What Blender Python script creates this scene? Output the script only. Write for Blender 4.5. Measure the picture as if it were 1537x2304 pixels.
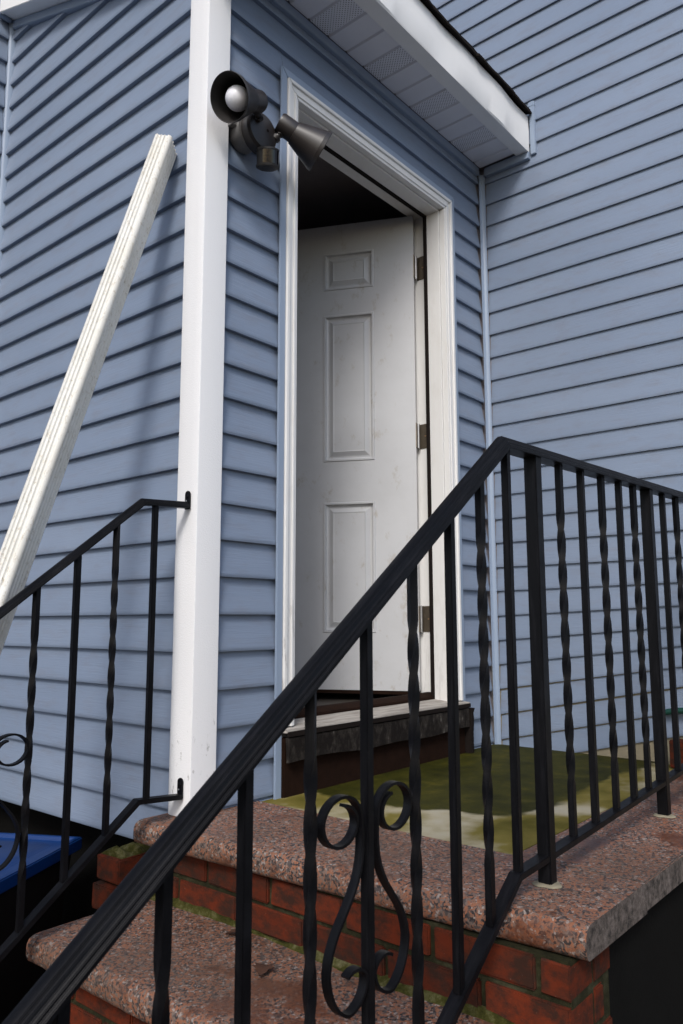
import bpy, bmesh, math, random
from mathutils import Vector, Matrix
random.seed(7)
R = math.radians
scene = bpy.context.scene
for o in list(bpy.data.objects):
    bpy.data.objects.remove(o, do_unlink=True)
COL = scene.collection

# ------------------------------------------------------------------ camera
CAM = Vector((-1.3458, -1.6376, -0.0172))
PITCH, YAW, ROLL = 0.1391, 0.8708, -0.0017
fw = Vector((math.sin(YAW)*math.cos(PITCH), math.cos(YAW)*math.cos(PITCH), math.sin(PITCH)))
rt = Vector((math.cos(YAW), -math.sin(YAW), 0))
up = rt.cross(fw)
rt, up = rt*math.cos(ROLL)+up*math.sin(ROLL), up*math.cos(ROLL)-rt*math.sin(ROLL)
cam = bpy.data.cameras.new('camera')
cam.sensor_fit = 'VERTICAL'; cam.sensor_height = 36.0; cam.sensor_width = 24.0
cam.lens = 36.0*1741.139/2304.0
cam.clip_start = 0.02; cam.clip_end = 500
cam.dof.use_dof = True; cam.dof.focus_distance = 2.35; cam.dof.aperture_fstop = 13.0
cam_ob = bpy.data.objects.new('camera', cam); COL.objects.link(cam_ob)
m = Matrix.Identity(4)
for i in range(3):
    m[i][0], m[i][1], m[i][2], m[i][3] = rt[i], up[i], -fw[i], CAM[i]
cam_ob.matrix_world = m
scene.camera = cam_ob

# ------------------------------------------------------------------ light
SUN_TO = Vector((1.0, 0.58, -1.0)).normalized()        # direction the light travels
elev = math.asin(-SUN_TO.z)
azim = math.atan2(-SUN_TO.x, -SUN_TO.y)
world = bpy.data.worlds.new('World'); scene.world = world; world.use_nodes = True
wn = world.node_tree
bg = wn.nodes['Background']
sky = wn.nodes.new('ShaderNodeTexSky'); sky.sky_type = 'NISHITA'; sky.sun_disc = False
sky.sun_elevation = elev; sky.sun_rotation = azim
sky.air_density = 1.0; sky.dust_density = 2.0; sky.ozone_density = 1.0
wn.links.new(sky.outputs[0], bg.inputs[0]); bg.inputs[1].default_value = 0.15
sun = bpy.data.lights.new('sun', 'SUN'); sun.energy = 1.6; sun.angle = R(14); sun.color = (1.0, 0.98, 0.955)
sun_ob = bpy.data.objects.new('sun', sun); COL.objects.link(sun_ob)
sun_ob.location = (-6, -2, 6)
sun_ob.rotation_euler = SUN_TO.to_track_quat('-Z', 'Y').to_euler()

scene.view_settings.view_transform = 'Standard'
scene.view_settings.look = 'None'
scene.view_settings.exposure = 0.45
scene.view_settings.gamma = 1.0
scene.view_settings.use_curve_mapping = False

# ------------------------------------------------------------------ materials
class NT:
    def __init__(s, name):
        s.m = bpy.data.materials.new(name); s.m.use_nodes = True
        s.t = s.m.node_tree; s.b = s.t.nodes['Principled BSDF']
    def n(s, ty, **kw):
        nd = s.t.nodes.new(ty)
        for k, v in kw.items():
            if k.startswith('i_'):
                key = k[2:]
                nd.inputs[int(key) if key.isdigit() else key.replace('_', ' ')].default_value = v
            else: setattr(nd, k, v)
        return nd
    def l(s, a, b): s.t.links.new(a, b)
    def pos(s, scale=(1, 1, 1), rot=(0, 0, 0), loc=(0, 0, 0)):
        g = s.n('ShaderNodeNewGeometry'); mp = s.n('ShaderNodeMapping')
        mp.inputs['Scale'].default_value = scale; mp.inputs['Rotation'].default_value = rot
        mp.inputs['Location'].default_value = loc
        s.l(g.outputs['Position'], mp.inputs['Vector']); return mp.outputs[0]
    def noise(s, vec, scale, detail=3, rough=0.55):
        nd = s.n('ShaderNodeTexNoise'); nd.inputs['Scale'].default_value = scale
        nd.inputs['Detail'].default_value = detail; nd.inputs['Roughness'].default_value = rough
        s.l(vec, nd.inputs['Vector']); return nd.outputs['Fac']
    def ramp(s, fac, stops, interp='LINEAR'):
        nd = s.n('ShaderNodeValToRGB'); cr = nd.color_ramp; cr.interpolation = interp
        while len(cr.elements) < len(stops): cr.elements.new(0.5)
        for e_, (p, c) in zip(cr.elements, stops):
            e_.position = p; e_.color = (c, c, c, 1) if isinstance(c, (int, float)) else (*c, 1)
        s.l(fac, nd.inputs[0]); return nd.outputs[0]
    def mix(s, fac, a, b, blend='MIX'):
        nd = s.n('ShaderNodeMix', data_type='RGBA', blend_type=blend)
        for sock, v in ((nd.inputs[0], fac), (nd.inputs[6], a), (nd.inputs[7], b)):
            if isinstance(v, (int, float)): sock.default_value = v
            elif isinstance(v, tuple): sock.default_value = (*v, 1) if len(v) == 3 else v
            else: s.l(v, sock)
        return nd.outputs[2]
    def math(s, op, a, b=0.0):
        nd = s.n('ShaderNodeMath', operation=op)
        for sock, v in ((nd.inputs[0], a), (nd.inputs[1], b)):
            if isinstance(v, (int, float)): sock.default_value = v
            else: s.l(v, sock)
        return nd.outputs[0]
    def bump(s, h, strength, dist, normal=None):
        nd = s.n('ShaderNodeBump'); nd.inputs['Strength'].default_value = strength
        nd.inputs['Distance'].default_value = dist; s.l(h, nd.inputs['Height'])
        if normal: s.l(normal, nd.inputs['Normal'])
        return nd.outputs[0]
    def set(s, color=None, rough=None, normal=None, metal=None, spec=None):
        for v, k in ((color, 'Base Color'), (rough, 'Roughness'), (normal, 'Normal'), (metal, 'Metallic'), (spec, 'Specular IOR Level')):
            if v is None: continue
            if isinstance(v, (int, float)): s.b.inputs[k].default_value = v
            elif isinstance(v, tuple): s.b.inputs[k].default_value = (*v, 1)
            else: s.l(v, s.b.inputs[k])
        return s.m
    def xyz(s, vec):
        nd = s.n('ShaderNodeSeparateXYZ'); s.l(vec, nd.inputs[0]); return nd.outputs

M = {}
def siding_mat():
    t = NT('blue_vinyl_siding')
    g = t.noise(t.pos((5, 5, 150)), 1.0, 4, 0.6)
    g2 = t.noise(t.pos((22, 22, 420)), 1.0, 2, 0.5)
    big = t.noise(t.pos((1.3, 1.3, 2.2)), 1.0, 3)
    c = t.mix(t.ramp(big, [(0.3, 0.0), (0.7, 1.0)]), (0.172, 0.218, 0.300), (0.205, 0.252, 0.335))
    dirt = t.noise(t.pos((9, 9, 30), loc=(3, 1, 2)), 1.0, 5, 0.65)
    c = t.mix(t.ramp(dirt, [(0.50, 0.0), (0.78, 0.40)]), c, (0.165, 0.155, 0.165))
    inf = t.n('ShaderNodeObjectInfo')
    c = t.mix(t.math('MULTIPLY', inf.outputs['Random'], 0.22), c, (0.130, 0.168, 0.24))
    h = t.math('ADD', g, t.math('MULTIPLY', g2, 0.4))
    return t.set(c, 0.42, t.bump(h, 0.45, 0.0020), spec=0.4)
M['siding'] = siding_mat()
def trim_mat():
    t = NT('blue_vinyl_trim')
    big = t.noise(t.pos((8, 8, 3)), 1.0, 4)
    return t.set(t.mix(big, (0.215, 0.275, 0.37), (0.26, 0.32, 0.415)), 0.4)  # lighter than the siding: sky light on the flat face put into the colour
M['trim'] = trim_mat()
def post_mat():
    t = NT('white_stucco_embossed_aluminium')
    g = t.noise(t.pos((1, 1, 1)), 260, 2)
    scuff = t.noise(t.pos((60, 60, 25)), 1.0, 6, 0.75)
    low = t.xyz(t.pos())
    mask = t.math('MULTIPLY', t.ramp(scuff, [(0.60, 0.0), (0.66, 1.0)]), t.ramp(t.math('ADD', low[2], 0.36), [(0.0, 1.0), (0.14, 0.0)]))
    c = t.mix(t.math('MULTIPLY', mask, 0.75), (0.74, 0.74, 0.745), (0.25, 0.24, 0.22))
    return t.set(c, 0.35, t.bump(g, 0.5, 0.0016))
M['post'] = post_mat()
def white_mat(name, col, rough=0.45, dirt=0.25, dcol=(0.35, 0.30, 0.24), sc=14):
    t = NT(name)
    d = t.noise(t.pos((sc, sc, sc*0.4)), 1.0, 6, 0.7)
    f = t.noise(t.pos((1, 1, 1)), 90, 3)
    c = t.mix(t.math('MULTIPLY', t.ramp(d, [(0.52, 0.0), (0.78, 1.0)]), dirt), col, dcol)
    return t.set(c, rough, t.bump(f, 0.06, 0.001))
def casing_mat():
    t = NT('cream_white_paint')
    d = t.noise(t.pos((14, 14, 6)), 1.0, 6, 0.7)
    c = t.mix(t.math('MULTIPLY', t.ramp(d, [(0.52, 0.0), (0.78, 1.0)]), 0.22), (0.72, 0.715, 0.70), (0.42, 0.36, 0.28))
    x = t.xyz(t.pos())
    pe = t.noise(t.pos((45, 45, 9), loc=(1, 4, 2)), 1.0, 7, 0.75)
    low = t.math('MULTIPLY', t.ramp(t.math('ADD', x[2], 0.35), [(0.0, 1.0), (0.55, 0.0)]), t.ramp(x[0], [(0.45, 1.0), (0.6, 0.25)]))
    pm = t.math('MULTIPLY', t.ramp(pe, [(0.54, 0.0), (0.60, 1.0)]), low)
    c = t.mix(t.math('MULTIPLY', pm, 0.75), c, (0.20, 0.18, 0.16))
    return t.set(c, 0.42, t.bump(pe, 0.15, 0.001))
M['casing'] = casing_mat()
M['fascia'] = white_mat('white_fascia_aluminium', (0.80, 0.80, 0.79), 0.4, 0.08)
def door_mat():
    t = NT('grey_white_steel_door')
    d = t.noise(t.pos((7, 7, 9)), 1.0, 6, 0.7)
    s = t.noise(t.pos((16, 16, 10), loc=(0.4, 2, 1)), 1.0, 6, 0.75)
    c = t.mix(t.ramp(d, [(0.4, 0.0), (0.75, 0.35)]), (0.47, 0.475, 0.485), (0.38, 0.38, 0.38))
    c = t.mix(t.ramp(s, [(0.58, 0.0), (0.70, 0.5)]), c, (0.27, 0.21, 0.14))
    return t.set(c, 0.38, t.bump(t.noise(t.pos((1, 1, 1)), 120, 2), 0.04, 0.001))
M['door'] = door_mat()
def simple(name, col, rough=0.5, metal=0.0, var=0.12, sc=20, bump=0.05, spec=None):
    t = NT(name)
    d = t.noise(t.pos((sc, sc, sc)), 1.0, 5, 0.65)
    a = tuple(max(0, c*(1-var)) for c in col); b = tuple(c*(1+var) for c in col)
    return t.set(t.mix(d, a, b), rough, t.bump(t.noise(t.pos((1, 1, 1)), sc*9, 3), bump, 0.002), metal, spec)
M['interior'] = simple('dark_interior_paint', (0.24, 0.22, 0.23), 0.8, spec=0.08)
M['interior_floor'] = simple('dark_interior_floor', (0.06, 0.05, 0.04), 0.5)
M['gasket'] = simple('black_rubber_weatherstrip', (0.012, 0.009, 0.008), 0.7, spec=0.08)
M['hinge'] = simple('tarnished_brass_hinge', (0.17, 0.14, 0.105), 0.4, 0.7, 0.4, 60)
M['screw'] = simple('brass_screw', (0.75, 0.50, 0.28), 0.3, 0.9)
M['bronze'] = simple('dark_bronze_enamel', (0.022, 0.018, 0.017), 0.4, 0.0, 0.25, 25, 0.05)
M['bronze_in'] = simple('dark_bronze_inside', (0.012, 0.010, 0.009), 0.6)
M['boxgrey'] = simple('weathered_bronze_box', (0.16, 0.155, 0.15), 0.5, 0.0, 0.3, 40)
M['lens'] = simple('black_sensor_lens', (0.008, 0.008, 0.01), 0.08)
M['shingle'] = simple('black_asphalt_shingle', (0.016, 0.013, 0.012), 0.95, 0, 0.4, 90, 0.5, spec=0.08)
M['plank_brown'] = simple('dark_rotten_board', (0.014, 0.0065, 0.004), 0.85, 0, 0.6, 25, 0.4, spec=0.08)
M['foundation'] = simple('shade_blackened_parging', (0.005, 0.0048, 0.0045), 0.95, 0, 0.35, 12, 0.3, spec=0.08)  # near-black base colour stands in for the deep shade around the low masonry
M['parge'] = simple('tan_concrete_parging', (0.22, 0.19, 0.13), 0.9, 0, 0.3, 14, 0.3)
M['caulk'] = simple('old_white_caulk', (0.20, 0.175, 0.12), 0.9, 0, 0.5, 60)
M['hose'] = simple('green_rubber_hose', (0.006, 0.05, 0.036), 0.4)
M['leaf'] = simple('dead_brown_leaf', (0.055, 0.020, 0.008), 0.8, 0, 0.5, 80)
M['steel'] = simple('grey_aluminium_threshold', (0.42, 0.42, 0.42), 0.4, 0.7, 0.2, 30)
def bulb_mat():
    t = NT('frosted_white_bulb'); return t.set((0.82, 0.82, 0.86), 0.35)
M['bulb'] = bulb_mat()
def iron_mat():
    t = NT('black_painted_iron')
    d = t.noise(t.pos((14, 14, 14)), 1.0, 6, 0.7)
    w = t.noise(t.pos((30, 30, 30), loc=(2, 5, 1)), 1.0, 6, 0.75)
    c = t.mix(d, (0.0014, 0.0014, 0.0020), (0.0040, 0.0039, 0.0050))
    c = t.mix(t.ramp(w, [(0.72, 0.0), (0.76, 0.6)]), c, (0.10, 0.055, 0.03))
    wk = t.noise(t.pos((9, 120, 9), loc=(3, 0, 1)), 1.0, 5, 0.7)
    c = t.mix(t.ramp(wk, [(0.50, 0.0), (0.75, 0.5)]), c, (0.016, 0.016, 0.019))
    r = t.ramp(d, [(0.3, 0.36), (0.7, 0.55)])
    return t.set(c, r, t.bump(t.noise(t.pos((1, 1, 1)), 300, 3), 0.12, 0.001), spec=0.16)
M['iron'] = iron_mat()
def spout_mat():
    t = NT('white_downspout_enamel')
    d = t.noise(t.pos((10, 10, 7)), 1.0, 6, 0.7)
    s = t.noise(t.pos((120, 120, 60)), 1.0, 5, 0.8)
    c = t.mix(t.ramp(d, [(0.4, 0.0), (0.75, 0.5)]), (0.66, 0.65, 0.61), (0.52, 0.48, 0.38))
    c = t.mix(t.ramp(s, [(0.54, 0.0), (0.68, 0.75)]), c, (0.32, 0.26, 0.17))
    return t.set(c, 0.45, t.bump(s, 0.12, 0.001))
M['spout'] = spout_mat()
def granite_mat():
    t = NT('pink_granite')
    p = t.pos((1, 1, 1))
    nz = t.n('ShaderNodeTexNoise'); nz.inputs['Scale'].default_value = 90; nz.inputs['Detail'].default_value = 2
    t.l(p, nz.inputs['Vector'])
    dp = t.n('ShaderNodeMix', data_type='VECTOR'); dp.inputs[0].default_value = 0.012
    t.l(p, dp.inputs[4]); t.l(nz.outputs['Color'], dp.inputs[5])
    v = t.n('ShaderNodeTexVoronoi'); v.inputs['Scale'].default_value = 225
    t.l(dp.outputs[1], v.inputs['Vector'])
    cell = t.xyz(v.outputs['Color'])[0]
    c = t.ramp(cell, [(0.0, (0.022, 0.020, 0.021)), (0.17, (0.075, 0.062, 0.058)), (0.33, (0.29, 0.115, 0.060)), (0.60, (0.23, 0.118, 0.078)), (0.80, (0.18, 0.135, 0.112)), (0.92, (0.33, 0.28, 0.25))], 'CONSTANT')  # grain tones lowered, with the foreground's dimness painted into them
    fine = t.noise(p, 420, 3, 0.7)
    c = t.mix(t.ramp(fine, [(0.54, 0.0), (0.62, 0.8)]), c, (0.05, 0.046, 0.05))
    st = t.noise(t.pos((5, 5, 5), loc=(1.3, 0.2, 0)), 1.0, 5, 0.65)
    c = t.mix(t.ramp(st, [(0.54, 0.0), (0.61, 0.75)]), c, (0.10, 0.032, 0.015))
    gr = t.noise(t.pos((2.2, 2.2, 2.2), loc=(4, 1, 0)), 1.0, 5, 0.6)
    c = t.mix(t.ramp(gr, [(0.40, 0.0), (0.66, 0.55)]), c, (0.070, 0.048, 0.036))
    return t.set(c, t.ramp(st, [(0.5, 0.62), (0.62, 0.35)]), t.bump(fine, 0.25, 0.0015), spec=0.25)
M['granite'] = granite_mat()
def granite_side():
    t = NT('rough_cut_granite_edge')
    f = t.noise(t.pos((1, 1, 1)), 60, 6, 0.75)
    c = t.ramp(f, [(0.35, (0.03, 0.026, 0.024)), (0.5, (0.095, 0.078, 0.068)), (0.65, (0.17, 0.14, 0.125))])
    return t.set(c, 0.9, t.bump(f, 0.6, 0.006), spec=0.15)
M['granite_side'] = granite_side()
def brick_mat():
    t = NT('dark_red_brick')
    inf = t.n('ShaderNodeObjectInfo')
    d = t.noise(t.pos((18, 18, 26)), 1.0, 6, 0.7)
    f = t.noise(t.pos((1, 1, 1)), 190, 4, 0.7)
    c = t.mix(inf.outputs['Random'], (0.125, 0.022, 0.008), (0.070, 0.014, 0.006))  # red taken deeper so the colour also carries the dim foreground
    c = t.mix(t.ramp(d, [(0.40, 0.0), (0.62, 0.9)]), c, (0.024, 0.014, 0.010))
    c = t.mix(t.ramp(f, [(0.70, 0.0), (0.74, 0.5)]), c, (0.42, 0.34, 0.27))
    return t.set(c, 0.9, t.bump(f, 0.35, 0.0025), spec=0.12)
M['brick'] = brick_mat()
def mortar_mat():
    t = NT('mossy_mortar')
    d = t.noise(t.pos((20, 20, 20)), 1.0, 6, 0.7)
    c = t.ramp(d, [(0.3, (0.010, 0.010, 0.006)), (0.5, (0.022, 0.021, 0.010)), (0.75, (0.065, 0.062, 0.036))])
    return t.set(c, 0.95, t.bump(t.noise(t.pos((1, 1, 1)), 160, 4, 0.7), 0.5, 0.004), spec=0.1)
M['mortar'] = mortar_mat()
def moss_mat():
    t = NT('damp_moss')
    d = t.noise(t.pos((30, 30, 30)), 1.0, 7, 0.75)
    c = t.ramp(d, [(0.3, (0.012, 0.013, 0.003)), (0.5, (0.045, 0.044, 0.010)), (0.7, (0.13, 0.12, 0.06))])
    return t.set(c, 0.95, t.bump(t.noise(t.pos((1, 1, 1)), 220, 5, 0.75), 0.7, 0.004), spec=0.1)
M['moss'] = moss_mat()
def concrete_mat():
    t = NT('algae_stained_concrete')
    p = t.pos((1, 1, 1)); x = t.xyz(p)
    wob = t.math('MULTIPLY', t.math('SUBTRACT', t.noise(t.pos((5, 5, 5)), 1.0, 4), 0.5), 0.16)
    # distance inward from the worn, drier outer edges of the slab
    dx = t.math('SUBTRACT', x[0], 0.40); dy = t.math('ADD', x[1], 0.66)
    d = t.math('ADD', t.math('SMOOTH_MIN', dx, dy), wob)
    t.t.nodes[-1]
    wet = t.ramp(d, [(0.0, 0.0), (0.02, 1.0)])
    n1 = t.noise(t.pos((9, 9, 9), loc=(2, 2, 0)), 1.0, 8, 0.72)
    n2 = t.noise(t.pos((4.2, 4.2, 4.2), loc=(0.55, 0.9, 0)), 1.0, 3, 0.5)
    n2 = t.math('ADD', n2, t.math('MULTIPLY', t.math('SUBTRACT', n1, 0.5), 0.25))
    dry = t.ramp(n2, [(0.3, (0.075, 0.065, 0.008)), (0.46, (0.16, 0.13, 0.03)), (0.6, (0.36, 0.32, 0.22)), (0.75, (0.42, 0.39, 0.32))])
    alg = t.ramp(n1, [(0.3, (0.012, 0.013, 0.001)), (0.55, (0.034, 0.033, 0.003)), (0.8, (0.085, 0.072, 0.008))])
    c = t.mix(wet, dry, alg)
    f = t.noise(p, 220, 4, 0.7)
    return t.set(c, t.ramp(wet, [(0.0, 0.8), (1.0, 0.7)]), t.bump(f, 0.3, 0.002), spec=0.12)
M['concrete'] = concrete_mat()
def soffit_mat(perf):
    t = NT('vented_soffit_vinyl' if perf else 'plain_soffit_vinyl')
    base = (0.74, 0.75, 0.81)
    d = t.noise(t.pos((6, 6, 6)), 1.0, 5)
    c = t.mix(d, base, (0.70, 0.70, 0.73))
    if perf:
        x = t.xyz(t.pos((1, 1, 1)))
        u = t.math('DIVIDE', x[0], 0.0125); v = t.math('DIVIDE', x[1], 0.0125)
        a = t.math('SUBTRACT', t.math('FRACT', t.math('ADD', u, v)), 0.5)
        b = t.math('SUBTRACT', t.math('FRACT', t.math('ADD', t.math('SUBTRACT', u, v), 50.0)), 0.5)
        r = t.math('SQRT', t.math('ADD', t.math('MULTIPLY', a, a), t.math('MULTIPLY', b, b)))
        hole = t.math('LESS_THAN', r, 0.21)
        c = t.mix(hole, c, (0.07, 0.07, 0.075))
    return t.set(c, 0.5)
M['soffit'] = soffit_mat(False); M['soffit_vent'] = soffit_mat(True)
def sill_mat():
    t = NT('weathered_wood_sill')
    g = t.noise(t.pos((6, 60, 90)), 1.0, 5, 0.7)
    return t.set(t.ramp(g, [(0.3, (0.16, 0.14, 0.12)), (0.6, (0.40, 0.37, 0.33))]), 0.8, t.bump(g, 0.4, 0.002))
M['sill'] = sill_mat()
def apron_mat():
    t = NT('worn_painted_apron_board')
    g = t.noise(t.pos((26, 26, 14)), 1.0, 6, 0.8)
    f = t.noise(t.pos((1, 1, 1)), 240, 3, 0.7)
    c = t.ramp(g, [(0.44, (0.009, 0.007, 0.006)), (0.58, (0.032, 0.027, 0.023)), (0.72, (0.17, 0.16, 0.145))])
    return t.set(c, 0.8, t.bump(f, 0.6, 0.003), spec=0.15)
M['apron'] = apron_mat()
def plastic_mat():
    t = NT('blue_plastic')
    d = t.noise(t.pos((8, 8, 8)), 1.0, 5, 0.7)
    return t.set(t.mix(d, (0.0015, 0.020, 0.10), (0.002, 0.034, 0.15)), 0.4)
M['plastic'] = plastic_mat()
def ground_mat():
    t = NT('dark_soil')
    d = t.noise(t.pos((3, 3, 3)), 1.0, 8, 0.7)
    f = t.noise(t.pos((1, 1, 1)), 40, 6, 0.75)
    c = t.mix(t.ramp(f, [(0.4, 0.0), (0.65, 1.0)]), (0.018, 0.014, 0.011), (0.05, 0.04, 0.032))
    c = t.mix(t.ramp(d, [(0.5, 0.0), (0.7, 0.6)]), c, (0.055, 0.05, 0.04))
    return t.set(c, 0.95, t.bump(f, 0.7, 0.01))
M['ground'] = ground_mat()

# ------------------------------------------------------------------ mesh helpers
class MB:
    def __init__(s): s.v = []; s.f = []; s.mi = []
    def add(s, vs, fs, mi=0):
        o = len(s.v); s.v += [tuple(v) for v in vs]
        s.f += [tuple(i+o for i in f) for f in fs]; s.mi += [mi]*len(fs); return s
    def box(s, x0, x1, y0, y1, z0, z1, mi=0):
        vs = [(x, y, z) for z in (z0, z1) for y in (y0, y1) for x in (x0, x1)]
        return s.add(vs, [(0, 2, 3, 1), (4, 5, 7, 6), (0, 1, 5, 4), (2, 6, 7, 3), (0, 4, 6, 2), (1, 3, 7, 5)], mi)
    def prism(s, poly, fn, a, b, mi=0):
        n = len(poly)
        vs = [fn(p, a) for p in poly] + [fn(p, b) for p in poly]
        fs = [tuple(range(n)), tuple(range(2*n-1, n-1, -1))]
        fs += [(i, i+n, (i+1) % n+n, (i+1) % n) for i in range(n)]
        return s.add(vs, fs, mi)
    def rings(s, rings, closed=True, caps=True, mi=0):
        n = len(rings[0]); vs = [v for r in rings for v in r]; fs = []
        for k in range(len(rings)-1):
            for i in range(n if closed else n-1):
                j = (i+1) % n
                fs.append((k*n+i, k*n+j, (k+1)*n+j, (k+1)*n+i))
        if caps and closed:
            fs.append(tuple(range(n-1, -1, -1))); fs.append(tuple((len(rings)-1)*n+i for i in range(n)))
        return s.add(vs, fs, mi)
    def lathe(s, prof, org, axis, seg=28, mi=0, caps=True):
        ax = Vector(axis).normalized()
        t = Vector((0, 0, 1)) if abs(ax.z) < 0.9 else Vector((1, 0, 0))
        u = ax.cross(t).normalized(); w = ax.cross(u); o = Vector(org); rings = []
        for d, r in prof:
            rings.append([o+ax*d+(u*math.cos(2*math.pi*k/seg)+w*math.sin(2*math.pi*k/seg))*r for k in range(seg)])
        return s.rings(rings, True, caps, mi)
    def tube(s, pts, r, seg=10, mi=0):
        pts = [Vector(p) for p in pts]; rings = []
        pu = None
        for i, p in enumerate(pts):
            d = (pts[min(i+1, len(pts)-1)]-pts[max(i-1, 0)]).normalized()
            if pu is None:
                t = Vector((0, 0, 1)) if abs(d.z) < 0.9 else Vector((1, 0, 0)); pu = d.cross(t).normalized()
            pu = (pu-d*pu.dot(d)).normalized(); w = d.cross(pu)
            rings.append([p+(pu*math.cos(2*math.pi*k/seg)+w*math.sin(2*math.pi*k/seg))*r for k in range(seg)])
        return s.rings(rings, True, True, mi)
    def mesh(s, name, mats, bevel=0.0, smooth=None, seg=2):
        me = bpy.data.meshes.new(name); me.from_pydata(s.v, [], s.f); 
        for mt in (mats if isinstance(mats, (list, tuple)) else [mats]): me.materials.append(M[mt])
        me.polygons.foreach_set('material_index', s.mi)
        bm = bmesh.new(); bm.from_mesh(me)
        bmesh.ops.recalc_face_normals(bm, faces=bm.faces)
        if bevel:
            ed = [e for e in bm.edges if len(e.link_faces) == 2 and e.calc_face_angle(0) > 0.5]
            bmesh.ops.bevel(bm, geom=ed, offset=bevel, segments=seg, affect='EDGES', clamp_overlap=True)
        if smooth is not None:
            for f in bm.faces: f.smooth = True
            for e in bm.edges:
                if len(e.link_faces) == 2: e.smooth = e.calc_face_angle(0) < R(smooth)
        bm.to_mesh(me); bm.free(); return me
    def obj(s, name, mats, parent=None, bevel=0.0, smooth=None, seg=2):
        return link(name, s.mesh(name, mats, bevel, smooth, seg), parent)
def link(name, me, parent=None, loc=None):
    o = bpy.data.objects.new(name, me); COL.objects.link(o)
    if loc is not None: o.location = loc
    if parent is not None:
        o.parent = parent
        if parent.type == 'EMPTY': o.matrix_parent_inverse = Matrix.Translation(-parent.location)
    return o
def thing(name, loc, label, cat, group=None):
    o = bpy.data.objects.new(name, None); COL.objects.link(o); o.location = loc; o.empty_display_size = 0.1
    tag(o, label, cat, group); return o
def tag(o, label, cat, group=None):
    o['label'] = label; o['category'] = cat
    if group: o['group'] = group
    return o
XZ = lambda p, t: (p[0], t, p[1])
YZ = lambda p, t: (t, p[0], p[1])
XY = lambda p, t: (p[0], p[1], t)

E_ = 0.1016           # siding exposure
W = 1.5725            # inside corner
GZ = -1.07            # ground level
PZ = -0.515           # porch level
SL = 0.363            # slope of the entry roof
def roof_z(y): return 1.965 + SL*y

# ------------------------------------------------------------------ ground
g = MB(); 
g.add([(-60, -60, GZ), (60, -60, GZ), (60, 60, GZ), (-60, 60, GZ)], [(0, 1, 2, 3)])
ground = g.obj('ground', 'ground'); ground['kind'] = 'structure'

# ------------------------------------------------------------------ house
house = thing('house', (0.8, 0.6, GZ), 'blue vinyl sided house with white corner post and open entry door', 'house')

def plank(parent, wall, a0, a1, zb, zt, cut=None):
    """one siding course. wall: 'A' (runs in x, faces -y), 'B'/'C' (run in y, face -x), 'D' like A.
    zb/zt give the height of the butt edge and of the next course along the run."""
    prof = [(0.0, 0.0), (0.0165, 0.0), (0.0182, 0.045), (0.0178, 0.12), (0.0120, 0.40), (0.0060, 0.72), (0.0030, 0.97), (0.0028, 1.08)]
    nseg = max(2, int(abs(a1-a0)/0.16)); rings = []
    ph = random.random()*6.28; amp = 0.0005
    for i in range(nseg+1):
        a = a0+(a1-a0)*i/nseg
        z0, z1 = zb(a), zt(a)
        wv = amp*math.sin(a*5.3+ph); wz = 0.0012*math.sin(a*3.1+ph*2)
        ring = []
        for off, fz in prof:
            o = off*(0.66 if wall == 'C' else 1.0)+(wv if off > 0.004 else 0)
            z = z0+(z1-z0)*fz+wz
            if cut is not None: z = min(z, cut(a))
            ring.append((a, BASE[wall]-o, z) if wall in 'AD' else (BASE[wall]-o, a, z))
        rings.append(ring)
    mb = MB(); mb.rings(rings, True, True)
    return mb.obj('siding_plank', 'siding', parent, smooth=35)
BASE = {'A': 0.0, 'B': 0.0, 'C': W, 'D': 1.26}
lvl = lambda n: (lambda a: n*E_)

# --- porch wall (with the door)
wA = MB()
wA.box(0.02, 0.325, 0.0, 0.15, -0.62, 1.99)
wA.box(1.277, W, 0.0, 0.15, -0.62, 1.99)
wA.box(0.325, 1.277, 0.0, 0.15, 1.712, 1.99)
wA.box(0.325, 1.277, 0.0, 0.15, -0.62, -0.345)
wallA = wA.obj('porch_wall', 'interior', house)
for n in range(-6, 18):
    zb, zt = lvl(n), lvl(n+1)
    if n == -6: zb = lambda a: -0.522
    plank(wallA, 'A', 0.035, 0.292, zb, zt)
    plank(wallA, 'A', 1.292, W-0.034, zb, zt)
plank(wallA, 'A', 0.2925, 1.2915, lambda a: 1.745, lvl(18))
for n in (18, 19):
    plank(wallA, 'A', 0.035, W-0.034, lvl(n), lvl(n+1), cut=lambda a: 1.975)

# --- side wall (left of the post)
wB = MB()
wB.prism([(0.0, -0.60), (1.30, -0.60), (1.30, roof_z(1.30)), (0.0, roof_z(0.0))], YZ, 0.0, 0.12)
wallB = wB.obj('side_wall', 'interior', house)
for n in range(-6, 24):
    if n*E_ > roof_z(1.25)-0.02: break
    a_start = 0.045
    if n*E_ > roof_z(0.05)-0.02: a_start = (n*E_+0.02-1.965)/SL
    plank(wallB, 'B', a_start, 1.245, lvl(n), lvl(n+1), cut=lambda a: roof_z(a)-0.012)

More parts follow.
